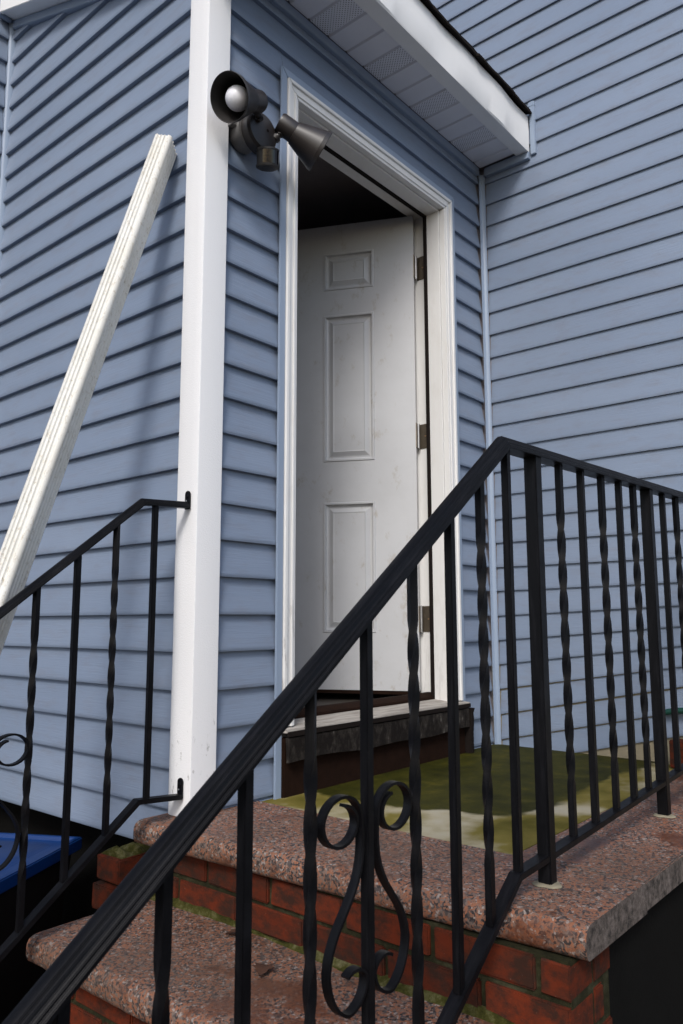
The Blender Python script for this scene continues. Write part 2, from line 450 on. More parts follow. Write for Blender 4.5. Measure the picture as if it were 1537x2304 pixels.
# --- tall main wall on the right; lower courses fan upwards away from the corner
wC = MB(); wC.box(W, W+0.15, -2.6, 2.6, -1.02, 4.6)
wallC = wC.obj('main_wall', 'interior', house)
KF = {3: 0.0, 2: 0.04, 1: 0.2, 0: 0.42, -1: 0.78, -2: 1.2, -3: 1.6, -4: 2.0, -5: 2.25, -6: 2.5, -7: 2.6}
def fan(n):
    k = KF.get(n, 0.0)
    def f(y):
        d = min(max(-y, 0.0), 0.95)
        return n*E_ + E_*k*d
    return f
for n in range(-6, 20):
    if n > -6:
        plank(wallC, 'C', -2.6, -0.040, fan(n), fan(n+1))
    else:
        plank(wallC, 'C', -2.6, -0.040, fan(-6), fan(-5))
for n in range(20, 44):
    y1 = 2.6
    plank(wallC, 'C', -2.6, y1, lvl(n), lvl(n+1))
fnd = MB()
fnd.box(W-0.0022, W-0.0005, -2.6, 0.0, -1.05, -0.20)
fnd.obj('foundation', 'parge', house)
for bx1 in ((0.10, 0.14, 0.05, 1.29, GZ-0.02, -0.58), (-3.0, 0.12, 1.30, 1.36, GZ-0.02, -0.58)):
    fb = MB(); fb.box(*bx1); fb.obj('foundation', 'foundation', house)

# --- rear wall seen at the far left
wD = MB(); wD.box(-3.0, 0.0, 1.26, 1.40, -0.60, 4.4); wD.box(0.0, W, 1.26, 1.40, -0.62, 3.6)
wallD = wD.obj('rear_wall', 'interior', house)
for n in range(-6, 42):
    plank(wallD, 'D', -2.9, -0.03, lvl(n), lvl(n+1))

# --- trims: inside corners, channels
def trim(name, mb, mat='trim', parent=house, bevel=0.002): return mb.obj(name, mat, parent, bevel=bevel, smooth=40)
t = MB(); t.prism([(W-0.036, -0.0200), (W-0.036, -0.0240), (W-0.026, -0.0255), (W-0.0215, -0.030), (W-0.0195, -0.042), (W-0.0150, -0.042), (W-0.0150, -0.0200)], XY, -0.52, 1.975)
trim('inside_corner_trim', t)
t = MB(); t.prism([(-0.001, 1.259), (-0.001, 1.232), (-0.018, 1.232), (-0.028, 1.24), (-0.028, 1.259)], XY, -0.58, roof_z(1.25)+0.05)
trim('inside_corner_trim', t)
t = MB(); t.box(0.05, W-0.044, -0.030, -0.001, 1.962, 1.998); trim('soffit_channel', t)
t = MB(); t.box(W-0.030, W-0.001, -0.262, -0.045, 1.958, 1.996); trim('soffit_channel', t)
t = MB(); t.box(W-0.020, W-0.001, -0.292, -0.268, 1.975, 2.20); trim('fascia_channel', t)
t = MB(); t.box(W-0.016, W-0.001, -0.290, -0.262, 2.202, 2.225); trim('fascia_channel', t)
# rake trim on the side wall
t = MB(); t.prism([(0.0, roof_z(0)-0.03), (1.232, roof_z(1.232)-0.03), (1.232, roof_z(1.232)+0.006), (0.0, roof_z(0)+0.006)], YZ, -0.024, -0.001)
trim('rake_channel', t)
t = MB(); t.prism([(-0.25, roof_z(-0.25)+0.008), (1.232, roof_z(1.232)+0.008), (1.232, roof_z(1.232)+0.02), (-0.25, roof_z(-0.25)+0.02)], YZ, -0.066, -0.001)
t.obj('rake_soffit', 'fascia', house)
t = MB(); t.prism([(-0.25, roof_z(-0.25)+0.002), (1.222, roof_z(1.222)+0.002), (1.222, roof_z(1.222)+0.17), (-0.25, roof_z(-0.25)+0.17)], YZ, -0.084, -0.068)
t.obj('rake_fascia', 'fascia', house, bevel=0.002, smooth=40)
t = MB(); t.box(-0.082, -0.03, 1.224, 1.245, roof_z(1.23)-0.005, roof_z(1.23)+0.40); trim('fascia_channel', t)

# --- white corner post with a slightly crumpled lower left edge
cp = MB(); rings = []
NZ = 40
for i in range(NZ+1):
    z = PZ+0.002+(2.02-PZ)*i/NZ
    k = max(0.0, min(1.0, (0.33-z)/0.25)); k = k*k*(3-2*k)
    b = 0.006*k*(0.7+0.3*math.sin(z*13))
    x0, y0 = -0.034, -0.030
    rings.append([(0.052, -0.0005, z), (0.052, y0+0.003, z), (0.049, y0, z), (x0+0.004, y0, z), (x0+0.001, y0+0.001, z), (x0, y0+0.004, z),
                  (x0-b*0.2, 0.0, z), (x0-b, 0.022, z), (x0-b*1.1, 0.044, z), (x0+0.002-b*0.3, 0.058, z), (x0+0.010, 0.061, z), (-0.0005, 0.061, z), (-0.0005, -0.0005, z)])
cp.rings(rings); cp.obj('corner_post', 'post', house, smooth=40)

# --- eave over the door: soffit strips, fascia, shingles
ev = MB(); ev.prism([(-0.240, 2.162), (1.30, 2.162+SL*1.54), (1.30, 2.132+SL*1.54), (-0.240, 2.132)], YZ, -0.08, W-0.001)
eave = ev.obj('entry_roof', 'shingle', house)
x = W-0.034; k = 0
while x > -0.05:
    x1 = x; x0 = x-0.0985
    if k == 0: x0 = x1-0.062
    mb = MB()
    vent = (k % 3 == 2)
    ya, yb = -0.031, -0.205
    zc = 1.999
    mb.add([(x0+0.010, ya, zc), (x1-0.004, ya, zc), (x1-0.004, yb, zc), (x0+0.010, yb, zc)], [(0, 1, 2, 3)], 1 if vent else 0)
    mb.add([(x0, ya, zc+0.006), (x0+0.004, ya, zc+0.006), (x0+0.010, ya, zc), (x0, yb, zc+0.006), (x0+0.004, yb, zc+0.006), (x0+0.010, yb, zc),
            (x1-0.004, ya, zc), (x1, ya, zc+0.006), (x1-0.004, yb, zc), (x1, yb, zc+0.006)],
           [(0, 1, 4, 3), (1, 2, 5, 4), (6, 7, 9, 8)], 0)
    mb.obj('soffit_panel', ['soffit', 'soffit_vent'], eave)
    x = x0; k += 1
sb = MB(); sb.box(-0.07, W-0.002, -0.235, -0.01, 2.008, 2.012); sb.obj('soffit_backing', 'interior', eave)
fa = MB(); rings = []
for i in range(41):
    x = -0.084+(W-0.0225+0.084)*i/40
    wv = 0.0018*math.sin(x*9)+0.0012*math.sin(x*23)
    rings.append([(x, -0.205, 1.990), (x, -0.262, 1.988), (x, -0.2645+wv, 1.994), (x, -0.266+wv, 2.08), (x, -0.264+wv*1.5, 2.158+0.004*math.sin(x*7+1)), (x, -0.25, 2.158), (x, -0.25, 1.997), (x, -0.205, 1.997)])
fa.rings(rings); fa.obj('fascia', 'fascia', eave, smooth=30)
rs = random.Random(3)
for row in range(2):
    x = -0.10+0.15*row
    while x < W-0.02:
        wd = 0.30+rs.uniform(-0.01, 0.01); x1 = min(x+wd-0.006, W-0.024)
        if x1-x > 0.04:
            n = 7; dr = rs.uniform(-0.006, 0.008); rings = []
            for i in range(n):
                xx = x+(x1-x)*i/(n-1); ye = -0.286+dr*0.4+rs.uniform(-0.003, 0.003)+0.010*row
                def zz(y): return 2.176+0.011*row+SL*(y+0.262)+0.002*math.sin(xx*11+row)
                rings.append([(xx, ye, zz(ye)-0.010), (xx, ye, zz(ye)), (xx, 0.05, zz(0.05)), (xx, 0.05, zz(0.05)-0.010)])
            mb = MB(); mb.rings(rings); mb.obj('shingle', 'shingle', eave)
        x += wd

# --- door frame
CL, CR = 0.300, 1.286          # outer edges of casing
IL, IR = 0.352, 1.234
CT, IT = 1.731, 1.679
SZ = -0.325                     # sill
fr = MB()
for (yf, o, i) in ((-0.026, 0.0, 1.0), (-0.033, 0.0, 0.26), (-0.030, 0.62, 0.80)):
    a, b = CL+(IL-CL)*o, CL+(IL-CL)*i
    c, d = CR+(IR-CR)*o, CR+(IR-CR)*i
    e, f = CT+(IT-CT)*o, CT+(IT-CT)*i
    yb = -0.001 if yf == -0.026 else -0.0255
    gp = 0.0006
    fr.prism([(a, SZ+0.002), (b, SZ+0.002), (b, f-gp), (a, e-gp)], XZ, yf, yb)
    fr.prism([(c, SZ+0.002), (d, SZ+0.002), (d, f-gp), (c, e-gp)], XZ, yf, yb)
    fr.prism([(a, e+gp), (b, f+gp), (d, f+gp), (c, e+gp)], XZ, yf, yb)
casing = fr.obj('door_casing', 'casing', house, bevel=0.0015, smooth=40)
for bx1, bx2 in (((0.336, IL+0.006, 0.0005, 0.060, SZ, 1.70), (0.326, 0.340, 0.0605, 0.150, SZ, 1.711)),
                 ((IR-0.006, 1.262, 0.0005, 0.060, SZ, 1.70), (1.2625, 1.276, 0.0605, 0.150, SZ, 1.711)),
                 ((IL+0.0065, IR-0.0065, 0.0005, 0.060, IT-0.006, 1.711), (0.3405, 1.262, 0.0605, 0.150, 1.698, 1.711))):
    jb = MB(); jb.box(*bx1); jb.box(*bx2); jb.obj('jamb', 'casing', casing, bevel=0.001, smooth=40)
for bx1 in ((IR-0.012, 1.258, 0.0605, 0.074, SZ+0.01, 1.695), (0.345, IL+0.012, 0.0605, 0.074, SZ+0.01, 1.695), (IL+0.013, IR-0.013, 0.0605, 0.074, IT-0.012, 1.697)):
    ws = MB(); ws.box(*bx1); ws.obj('weatherstrip', 'gasket', casing)
for poly in ([(CL-0.028, -0.525), (CL-0.001, -0.525), (CL-0.001, CT+0.001), (CL-0.028, CT+0.029)],
             [(CR+0.026, -0.36), (CR+0.001, -0.36), (CR+0.001, CT+0.001), (CR+0.026, CT+0.027)]):
    t = MB(); t.prism(poly, XZ, -0.027, -0.0195); trim('door_trim_channel', t, parent=casing)
t = MB(); t.prism([(CL-0.028, CT+0.030), (CL-0.001, CT+0.002), (CR+0.001, CT+0.002), (CR+0.026, CT+0.028)], XZ, -0.027, -0.0195)
trim('door_trim_channel', t, parent=casing)
for z in (1.45, 1.2, 0.95, 0.66, 0.38, 0.1, -0.12):
    for xx in (0.338, 1.249):
        nh = MB(); nh.lathe([(0, 0.0016), (0.0006, 0.0016)], (xx+random.uniform(-.003, .003), -0.0262, z+random.uniform(-.04, .04)), (0, -1, 0), 8)
        nh.obj('nail_head', 'gasket', casing)
# sill and boards beneath
sl = MB(); sl.prism([(-0.054, SZ-0.012), (-0.054, SZ-0.004), (0.004, SZ+0.001), (0.06, SZ+0.006), (0.06, SZ-0.013)], lambda p, t: (t, p[0], p[1]), 0.290, 1.300)
threshold = sl.obj('door_sill', 'sill', house, bevel=0.0015, smooth=40)
mb = MB(); mb.box(0.294, 1.296, -0.0585, -0.0545, SZ-0.022, SZ-0.008); mb.obj('drip_edge', 'gasket', threshold)
mb = MB(); mb.prism([(0.062, SZ-0.01), (0.062, SZ+0.014), (0.085, SZ+0.028), (0.115, SZ+0.028), (0.14, SZ+0.012), (0.14, SZ-0.01)], lambda p, t: (t, p[0], p[1]), 0.342, 1.260)
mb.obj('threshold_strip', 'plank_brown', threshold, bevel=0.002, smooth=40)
mb = MB(); rings = []
for i in range(25):
    xx = 0.300+(1.288-0.300)*i/24
    wv = 0.004*math.sin(xx*5)+0.003*math.sin(xx*17); rings.append([(xx, -0.055, SZ-0.026), (xx, -0.056, SZ-0.095+wv), (xx, -0.045, SZ-0.097+wv), (xx, -0.040, SZ-0.026)])
mb.rings(rings); mb.obj('apron_board', 'apron', threshold, smooth=40)
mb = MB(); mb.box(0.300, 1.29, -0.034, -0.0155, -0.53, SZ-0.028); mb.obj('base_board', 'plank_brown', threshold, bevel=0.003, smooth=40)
mb = MB(); mb.prism([(1.292, -0.53), (1.312, -0.53), (1.312, -0.44), (1.318, -0.40), (1.314, -0.37), (1.326, -0.352), (1.292, -0.352)], XZ, -0.060, -0.0265); mb.obj('apron_end', 'gasket', threshold, bevel=0.002, smooth=40)
# interior
mb = MB(); mb.box(0.13, W-0.002, 0.152, 1.258, -0.36, -0.335); mb.obj('interior_floor', 'interior_floor', house)
mb = MB(); mb.box(0.122, W-0.03, 0.152, 1.258, 1.90, 1.93); mb.obj('interior_ceiling', 'interior', house)

# --- door
HX, HY, PHI = 1.222, 0.125, R(63.5)
DD = Vector((-math.cos(PHI), math.sin(PHI), 0)); DN = Vector((math.sin(PHI), math.cos(PHI), 0)); DH = Vector((HX, HY, 0))
def dp(u, w, z): return tuple(DH+DD*u+DN*w+Vector((0, 0, z)))
DW, DZ0, DZ1 = 0.915, -0.293, 1.694
US = [0, 0.172, 0.392, 0.524, 0.744, DW]; ZS = [DZ0, -0.067, 0.468, 0.64, 1.283, 1.395, 1.565, DZ1]
ds = MB()
for i in range(5):
    for j in range(7):
        if i in (1, 3) and j in (1, 3, 5): continue
        ds.add([dp(US[i], 0, ZS[j]), dp(US[i+1], 0, ZS[j]), dp(US[i+1], 0, ZS[j+1]), dp(US[i], 0, ZS[j+1])], [(0, 1, 2, 3)])
c8 = [dp(u, w, z) for z in (DZ0, DZ1) for u in (0, DW) for w in (0.0, 0.042)]
ds.add(c8, [(0, 1, 5, 4), (2, 6, 7, 3), (1, 3, 7, 5), (4, 5, 7, 6), (0, 2, 3, 1)])
me = ds.mesh('door', 'door'); bm = bmesh.new(); bm.from_mesh(me)
bmesh.ops.remove_doubles(bm, verts=bm.verts, dist=1e-5); bmesh.ops.recalc_face_normals(bm, faces=bm.faces); bm.to_mesh(me); bm.free()
door = link('door', me, house)
for i in (1, 3):
    for j in (1, 3, 5):
        u0, u1, z0, z1 = US[i], US[i+1], ZS[j], ZS[j+1]; rings = []
        for ins, dep in ((0, 0), (0.0025, -0.004), (0.009, -0.004), (0.012, 0.009), (0.018, 0.012), (0.024, 0.011), (0.042, 0.000), (0.046, 0.0015)):
            rings.append([dp(u0+ins, dep, z0+ins), dp(u1-ins, dep, z0+ins), dp(u1-ins, dep, z1-ins), dp(u0+ins, dep, z1-ins)])
        mb = MB(); mb.rings(rings, True, False); mb.add(rings[-1], [(0, 1, 2, 3)]); mb.obj('door_panel', 'door', door)
mb = MB(); mb.add([dp(u, w, z) for z in (DZ0-0.014, DZ0-0.001) for u in (0.004, DW) for w in (0.002, 0.038)], [(0, 1, 3, 2), (4, 6, 7, 5), (0, 4, 5, 1), (2, 3, 7, 6), (0, 2, 6, 4), (1, 5, 7, 3)])
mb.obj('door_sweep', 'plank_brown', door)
for z in (1.468, 0.735, -0.012):
    h = MB()
    r_ = 0.012
    # leaf on the jamb
    poly = [(0.078, z-0.051+r_), (0.082, z-0.051+r_*.3), (0.090, z-0.051), (0.134, z-0.051), (0.134, z+0.051), (0.090, z+0.051), (0.082, z+0.051-r_*.3), (0.078, z+0.051-r_)]
    h.prism(poly, YZ, 1.2595, 1.2623)
    # knuckle
    # leaf on the door edge
    h.add([dp(-0.0025, w, zz) for zz in (z-0.051, z+0.051) for w in (-0.002, 0.036)] + [dp(0.0002, w, zz) for zz in (z-0.051, z+0.051) for w in (-0.002, 0.036)],
          [(0, 1, 3, 2), (4, 6, 7, 5), (0, 4, 5, 1), (2, 3, 7, 6), (0, 2, 6, 4), (1, 5, 7, 3)])
    hg = h.obj('hinge', 'hinge', door, smooth=40)
    kb = MB(); kb.lathe([(0, 0.003), (0.002, 0.0055), (0.104, 0.0055), (0.106, 0.003)], (1.2435, 0.1275, z-0.053), (0, 0, 1), 12); kb.obj('hinge_pin', 'steel', door, smooth=40)
    for (yy, zz) in ((0.092, z+0.034), (0.104, z), (0.092, z-0.034)):
        sc = MB(); sc.lathe([(0, 0.0036), (0.0012, 0.003)], (1.2594, yy, zz), (-1, 0, 0), 10)
        sc.obj('hinge_screw', 'screw', door)

# ------------------------------------------------------------------ porch and stairs
stairs = thing('porch_stairs', (0.4, -0.5, GZ), 'red brick porch and stairs with pink granite treads and mossy concrete slab', 'stairs')
def tread(name, z, nose_l, nose_r, yl, yr, back, th=0.055):
    prof = [(0.030, -th), (0.012, -th), (0.005, -th+0.004), (0.001, -th+0.012), (0.0, -th*0.55), (0.001, -0.016), (0.006, -0.007), (0.014, -0.002), (0.026, 0.0), (None, 0.0), (None, -th)]
    NS = 60; rings = []; rr = random.Random(name+str(z))
    for i in range(NS+1):
        f = i/NS; y = yl+(yr-yl)*f; nx = nose_l+(nose_r-nose_l)*f
        j = rr.uniform(-0.0012, 0.0012)
        rings.append([((back if px is None else nx+px+(j if px < 0.01 else 0)), y, z+pz) for px, pz in prof])
    mb = MB(); mb.rings(rings)
    n = len(mb.f); mb.mi[n-2] = 1; mb.mi[n-1] = 1
    return mb.obj('granite_tread', ['granite', 'granite_side'], stairs, smooth=50)
def slab(x0, x1, y0, y1, z):
    mb = MB(); th = 0.055
    mb.box(x0, x1, y0, y1, z-th, z)
    me = mb.mesh('granite_slab', ['granite', 'granite_side'], bevel=0.003)
    for p in me.polygons:
        if abs(p.normal.z) < 0.4: p.material_index = 1
    return link('granite_slab', me, stairs)
TZ = [PZ, PZ-0.186, PZ-0.372]
tread('a', TZ[0], -0.128, -0.062, 0.072, -1.075, 0.222)
tread('b', TZ[1], -0.408, -0.395, 0.055, -1.075, -0.055)
tread('c', TZ[2], -0.715, -0.700, 0.055, -1.075, -0.34)
slab(0.2245, 0.92, -1.073, -0.795, PZ); slab(0.9225, W-0.012, -1.073, -0.795, PZ-0.001)
mb = MB(); mb.box(0.2255, W-0.012, -0.792, -0.002, PZ-0.06, PZ-0.003)
mb.obj('concrete_slab', 'concrete', stairs, bevel=0.002)
# masonry core behind the bricks
def core(x0, x1, y0, y1, z0, z1):
    mb = MB(); mb.box(x0, x1, y0, y1, z0, z1); return mb.obj('mortar_core', 'mortar', stairs)
BM = []
for s in range(4):
    rr = random.Random(s); mb = MB()
    mb.box(-0.1, 0.1, -0.046, 0.046, -0.0275, 0.0275)
    me = mb.mesh('brick', 'brick', bevel=0.0028)
    for v in me.vertices: v.co += Vector((rr.uniform(-1, 1), rr.uniform(-1, 1), rr.uniform(-1, 1)))*0.0012
    BM.append(me)
def brick(parent, cx, cy, cz, rz=0.0, sx=1.0, sy=1.0, sz=1.0):
    o = link('brick', random.choice(BM), parent, (cx, cy, cz))
    o.rotation_euler = (random.uniform(-.008, .008), random.uniform(-.008, .008), rz+random.uniform(-.008, .008)); o.scale = (sx, sy, sz)
    return o
def riser(xf, yl, yr, ztop, zbot, off):
    """bricks laid along y on the face x = xf"""
    c = core(xf+0.0075, xf+0.09, yr+0.004, yl-0.004, zbot-0.02, ztop-0.002)
    hc = (ztop-zbot)/2
    for k in range(2):
        zc = ztop-hc*(k+0.5)-0.001
        y = yl-(0.0 if k == off else 0.105)
        if k != off: brick(c, xf+0.046+random.uniform(-.002, .002), yl-0.0475, zc, R(90), 0.475, 1, (hc-0.011)/0.055)
        while y > yr+0.03:
            y1 = max(y-0.2, yr)
            L = y-y1
            if L > 0.03: brick(c, xf+0.046+random.uniform(-.002, .002), (y+y1)/2, zc, R(90), L/0.2, 1, (hc-0.011)/0.055)
            y = y1-0.011
    return c
riser(-0.078, 0.055, -1.05, TZ[0]-0.055, TZ[1], 0)
riser(-0.358, 0.045, -1.05, TZ[1]-0.055, TZ[2], 1)
riser(-0.665, 0.045, -1.05, TZ[2]-0.055, GZ, 0)
core(0.013, W-0.02, -1.04, -0.004, GZ-0.02, TZ[0]-0.062)
core(-0.345, 0.012, -1.04, 0.04, GZ-0.02, TZ[1]-0.060)
core(-0.655, -0.346, -1.04, 0.04, GZ-0.02, TZ[2]-0.060)
for (xf, zt_) in ((-0.078, TZ[1]), (-0.358, TZ[2])):
    mb = MB(); rings = []; rr = random.Random(5)
    for i in range(60):
        y = 0.04-1.07*i/59; hgt = 0.010+0.007*math.sin(y*13)*math.sin(y*5)+rr.uniform(-0.002, 0.002); wd = 0.014+0.010*math.sin(y*9+1)+rr.uniform(-0.002, 0.002)
        rings.append([(xf+0.02, y, zt_-0.002), (xf-wd, y, zt_-0.002), (xf-wd*0.5, y, zt_+0.004), (xf-0.002, y, zt_+hgt), (xf+0.02, y, zt_+hgt+0.001)])
    mb.rings(rings); mb.obj('moss_fillet', 'moss', stairs, smooth=60)
# outer side: brick quoin at the corner, then parging with shade painted into its black
q = core(-0.068, 0.085, -1.0495, -1.041, GZ, TZ[0]-0.058)
for k in range(8):
    zc = TZ[0]-0.055-0.0655*(k+0.5)
    if zc < GZ: break
    a, b = (0.018, 0.085) if k % 2 == 0 else (0.018, 0.050)
    brick(q, (a+b)/2, -1.0095, zc, 0, (b-a)/0.2, 0.95, 0.99)
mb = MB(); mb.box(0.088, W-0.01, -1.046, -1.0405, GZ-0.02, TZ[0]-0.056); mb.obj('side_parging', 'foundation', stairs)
# broken brick pier at the left of the stairs
pier = core(-0.150, -0.06, 0.078, 0.165, GZ, -0.615)
for k, (sx, dx) in enumerate(((1.0, 0), (1.08, -0.006), (1.0, 0.004), (1.1, -0.004), (1.0, 0), (1.05, 0))):
    brick(pier, -0.105+dx, 0.122, -0.632-k*0.0665, R(4*(k % 2)), sx*0.60, 1.05, 1.05)
mb = MB(); rings = []
for i in range(9):
    xx = -0.155+0.10*i/8; hgt = 0.010+0.006*math.sin(i*1.7)
    rings.append([(xx, 0.080, -0.603), (xx, 0.09, -0.603+hgt), (xx, 0.12, -0.600+hgt*1.3), (xx, 0.155, -0.603+hgt*0.6), (xx, 0.168, -0.604)])
mb.rings(rings); mb.obj('moss_cap', 'moss', stairs, smooth=60)

# ------------------------------------------------------------------ railings
def bar_square(mb, x, y, z0, z1, s, twist=None):
    if twist is None:
        h = s/2; mb.box(x-h, x+h, y-h, y+h, z0, z1); return
    ta, tb = twist; n = 90; rings = []
    zs = [z0]+[ta+(tb-ta)*i/n for i in range(n+1)]+[z1]
    for z in zs:
        zz = min(max(z, ta), tb); a = (zz-ta)/0.064*math.pi/2
        r = s*0.90/2*math.sqrt(2)
        rings.append([(x+r*math.cos(a+math.pi/4+k*math.pi/2), y+r*math.sin(a+math.pi/4+k*math.pi/2), z) for k in range(4)])
    mb.rings(rings)
def flatbar(mb, pts, y, wid, th):
    """bent flat bar in the x-z plane, wid along y"""
    n = len(pts); rings = []
    for i, (x, z) in enumerate(pts):
        a = pts[max(i-1, 0)]; b = pts[min(i+1, n-1)]
        d = Vector((b[0]-a[0], b[1]-a[1])).normalized(); nn = Vector((-d.y, d.x))*th/2
        rings.append([(x+nn.x, y-wid/2, z+nn.y), (x+nn.x, y+wid/2, z+nn.y), (x-nn.x, y+wid/2, z-nn.y), (x-nn.x, y-wid/2, z-nn.y)])
    mb.rings(rings)
def polyrail(mb, pts, y, prof):
    """sweep profile (dy, dn) along a polyline in the x-z plane with mitred bends"""
    n = len(pts); rings = []
    for i in range(n):
        p = Vector(pts[i])
        d0 = (Vector(pts[i])-Vector(pts[i-1])).normalized() if i > 0 else None
        d1 = (Vector(pts[i+1])-Vector(pts[i])).normalized() if i < n-1 else None
        if d0 is None: nn = Vector((-d1.y, d1.x))
        elif d1 is None: nn = Vector((-d0.y, d0.x))
        else:
            b = (d0+d1).normalized(); nn = Vector((-b.y, b.x)); nn = nn/max(0.3, nn.dot(Vector((-d1.y, d1.x))))
        if nn.y < 0: nn = -nn
        rings.append([(p.x+nn.x*q, y+dy, p.y+nn.y*q) for dy, q in prof])
    mb.rings(rings)
CAPP = [(-0.019, -0.012), (-0.019, -0.006), (-0.0165, -0.004), (-0.0165, 0.000), (-0.0135, 0.002), (-0.0125, 0.006), (-0.009, 0.0075), (-0.0085, 0.0105), (-0.004, 0.0125), (0.004, 0.0125),
        (0.0085, 0.0105), (0.009, 0.0075), (0.0125, 0.006), (0.0135, 0.002), (0.0165, 0.000), (0.0165, -0.004), (0.019, -0.006), (0.019, -0.012)]
BOTP = [(-0.0125, -0.006), (-0.0125, 0.006), (0.0125, 0.006), (0.0125, -0.006)]
def interp(pts, x):
    pts = sorted(pts)
    for (a, b) in zip(pts[:-1], pts[1:]):
        if a[0] <= x <= b[0]: return a[1]+(b[1]-a[1])*(x-a[0])/(b[0]-a[0])
    return pts[0][1] if x < pts[0][0] else pts[-1][1]
def make_scroll(cx, zt, zb, sgn):
    """double-C scroll strap beside a centre bar; sgn -1 is the left one"""
    pts = []
    rx1, rz1 = 0.040, 0.034
    ux, uz = 0.059, zt-rz1
    for i in range(37):
        th = R(-75)+R(435)*i/36         # tail inside the curl, through the bottom, the outside, the top, to the bar side
        k = 0.66+0.34*min(1.0, i/22.0)
        pts.append((ux-rx1*k*math.cos(th), uz-rz1*k*math.sin(th)))
    p0 = Vector(pts[-1]); p1 = Vector((0.000, uz-0.105)); p2 = Vector((0.080, zb+0.130)); p3 = Vector((0.087, zb+0.062))
    for i in range(1, 15):
        f = i/14.0
        q = p0*(1-f)**3+p1*3*f*(1-f)**2+p2*3*f*f*(1-f)+p3*f**3
        pts.append((q.x, q.y))
    for i in range(1, 32):
        th = R(10*i)
        if th <= math.pi/2: q = (0.047+0.040*math.cos(th), zb+0.052-0.052*math.sin(th)+0.010*math.cos(th))
        elif th <= math.pi: q = (0.047+0.038*math.cos(th), zb+0.036-0.036*math.sin(th))
        else:
            k = 1-0.35*(th-math.pi)/R(130)
            q = (0.037+0.028*k*math.cos(th), zb+0.036-0.020*k*math.sin(th))
        pts.append(q)
    return [(cx+sgn*u, z) for u, z in pts]
def railing(name, label, base, y, top, bot, bars, posts, cap, scrolls, s=0.0145):
    root = thing(name, base, label, 'railing')
    mb = MB(); polyrail(mb, top, y, cap); mb.obj('handrail', 'iron', root, bevel=0.0008, smooth=25)
    mb = MB(); polyrail(mb, bot, y, BOTP); mb.obj('bottom_rail', 'iron', root, bevel=0.001, smooth=25)
    for x, tw in bars:
        zt = interp(top, x)-0.008; zb = interp(bot, x)+0.004
        mb = MB(); L = zt-zb
        bar_square(mb, x, y, zb, zt, s, (zb+0.10, zt-0.10) if tw else None)
        mb.obj('baluster', 'iron', root, smooth=20) if tw else mb.obj('baluster', 'iron', root, bevel=0.0012, smooth=30)
    for x, zb, foot in posts:
        zt = interp(top, x)-0.008
        mb = MB(); bar_square(mb, x, y, zb, zt, 0.027); mb.obj('post', 'iron', root, bevel=0.002, smooth=30)
        if foot:
            rr = random.Random(x); rg = []
            for rad, zz in ((1.22, 0.0), (1.15, 0.002), (0.98, 0.0035), (0.5, 0.004)):
                rg.append([(x+0.020*rad*(1+0.12*math.sin(3*a+x*9)+0.07*math.sin(7*a))*math.cos(a)*1.1, y+0.020*rad*(1+0.12*math.sin(3*a+x*9))*math.sin(a)*1.1, zb+zz) for a in [2*math.pi*k/24 for k in range(24)]])
            mb = MB(); mb.rings(rg); mb.obj('caulk_ring', 'caulk', root, smooth=60)
    for cx, zt, zb in scrolls:
        for sg in (-1, 1):
            mb = MB(); flatbar(mb, make_scroll(cx, zt, zb, sg), y, 0.0135, 0.0042); mb.obj('scroll', 'iron', root, smooth=50)
    return root
YR = -0.935
topR = [(-1.20, 0.320-0.752*1.165), (-0.035, 0.320), (W-0.018, 0.320+0.030*1.56)]
botR = [(-1.16, -0.470-0.665*1.13), (-0.03, -0.470), (W-0.018, -0.470+0.05*1.56)]
barsR = [(-0.020, 0), (-0.122, 1), (-0.227, 0), (-0.339, 1), (-0.457, 0), (-0.575, 1), (-0.689, 0), (-0.804, 1), (-0.92, 0), (-1.03, 1),
         (0.219, 1), (0.334, 0), (0.454, 1), (0.567, 0), (0.668, 1), (0.900, 0), (1.02, 1), (1.14, 0), (1.26, 1)]
railR = railing('stair_railing', 'black iron railing in front with twisted balusters and heart-shaped scrolls along the porch edge', (0.095, YR, PZ), YR, topR, botR,
        barsR, [(0.095, PZ+0.001, 1), (0.772, PZ+0.001, 1), (1.40, PZ+0.001, 1), (-1.13, GZ, 0)], CAPP, [(-0.457, -0.253, -0.530)])
YL = 0.004
CAPL = [(dy*0.62, dn*0.72) for dy, dn in CAPP]
topL = [(-1.05, 0.282-0.80*0.866), (-0.184, 0.282), (-0.040, 0.290)]
botL = [(-1.05, -0.452-0.765*0.88), (-0.170, -0.452), (-0.040, -0.462)]
railL = railing('stair_railing', 'black iron railing behind, bolted to the white corner post', (-0.184, YL, TZ[1]), YL, topL, botL,
        [(-0.143, 0), (-0.255, 1), (-0.357, 0), (-0.455, 1), (-0.556, 0), (-0.656, 1), (-0.757, 0), (-0.857, 1)], [(-1.0, GZ, 0)], CAPL, [(-0.556, -0.258, -0.53)], s=0.0135)
for z0 in (0.283, -0.462):
    mb = MB(); poly = [(YL-0.010, z0-0.004), (YL+0.010, z0-0.004), (YL+0.010, z0+0.036)]+[(YL+0.010*math.cos(a), z0+0.036+0.010*math.sin(a)) for a in [R(20*k) for k in range(1, 9)]]+[(YL-0.010, z0+0.036)]
    mb.prism(poly, YZ, -0.0405, -0.0372)
    mb.lathe([(0, 0.0055), (0.003, 0.0045)], (-0.0405, YL, z0+0.030), (-1, 0, 0), 8)
    mb.obj('wall_bracket', 'iron', railL, smooth=30)
    mb = MB(); mb.lathe([(0, 0.0022), (0.0012, 0.0018)], (-0.0436, YL, z0+0.018), (-1, 0, 0), 8); mb.obj('screw', 'steel', railL)

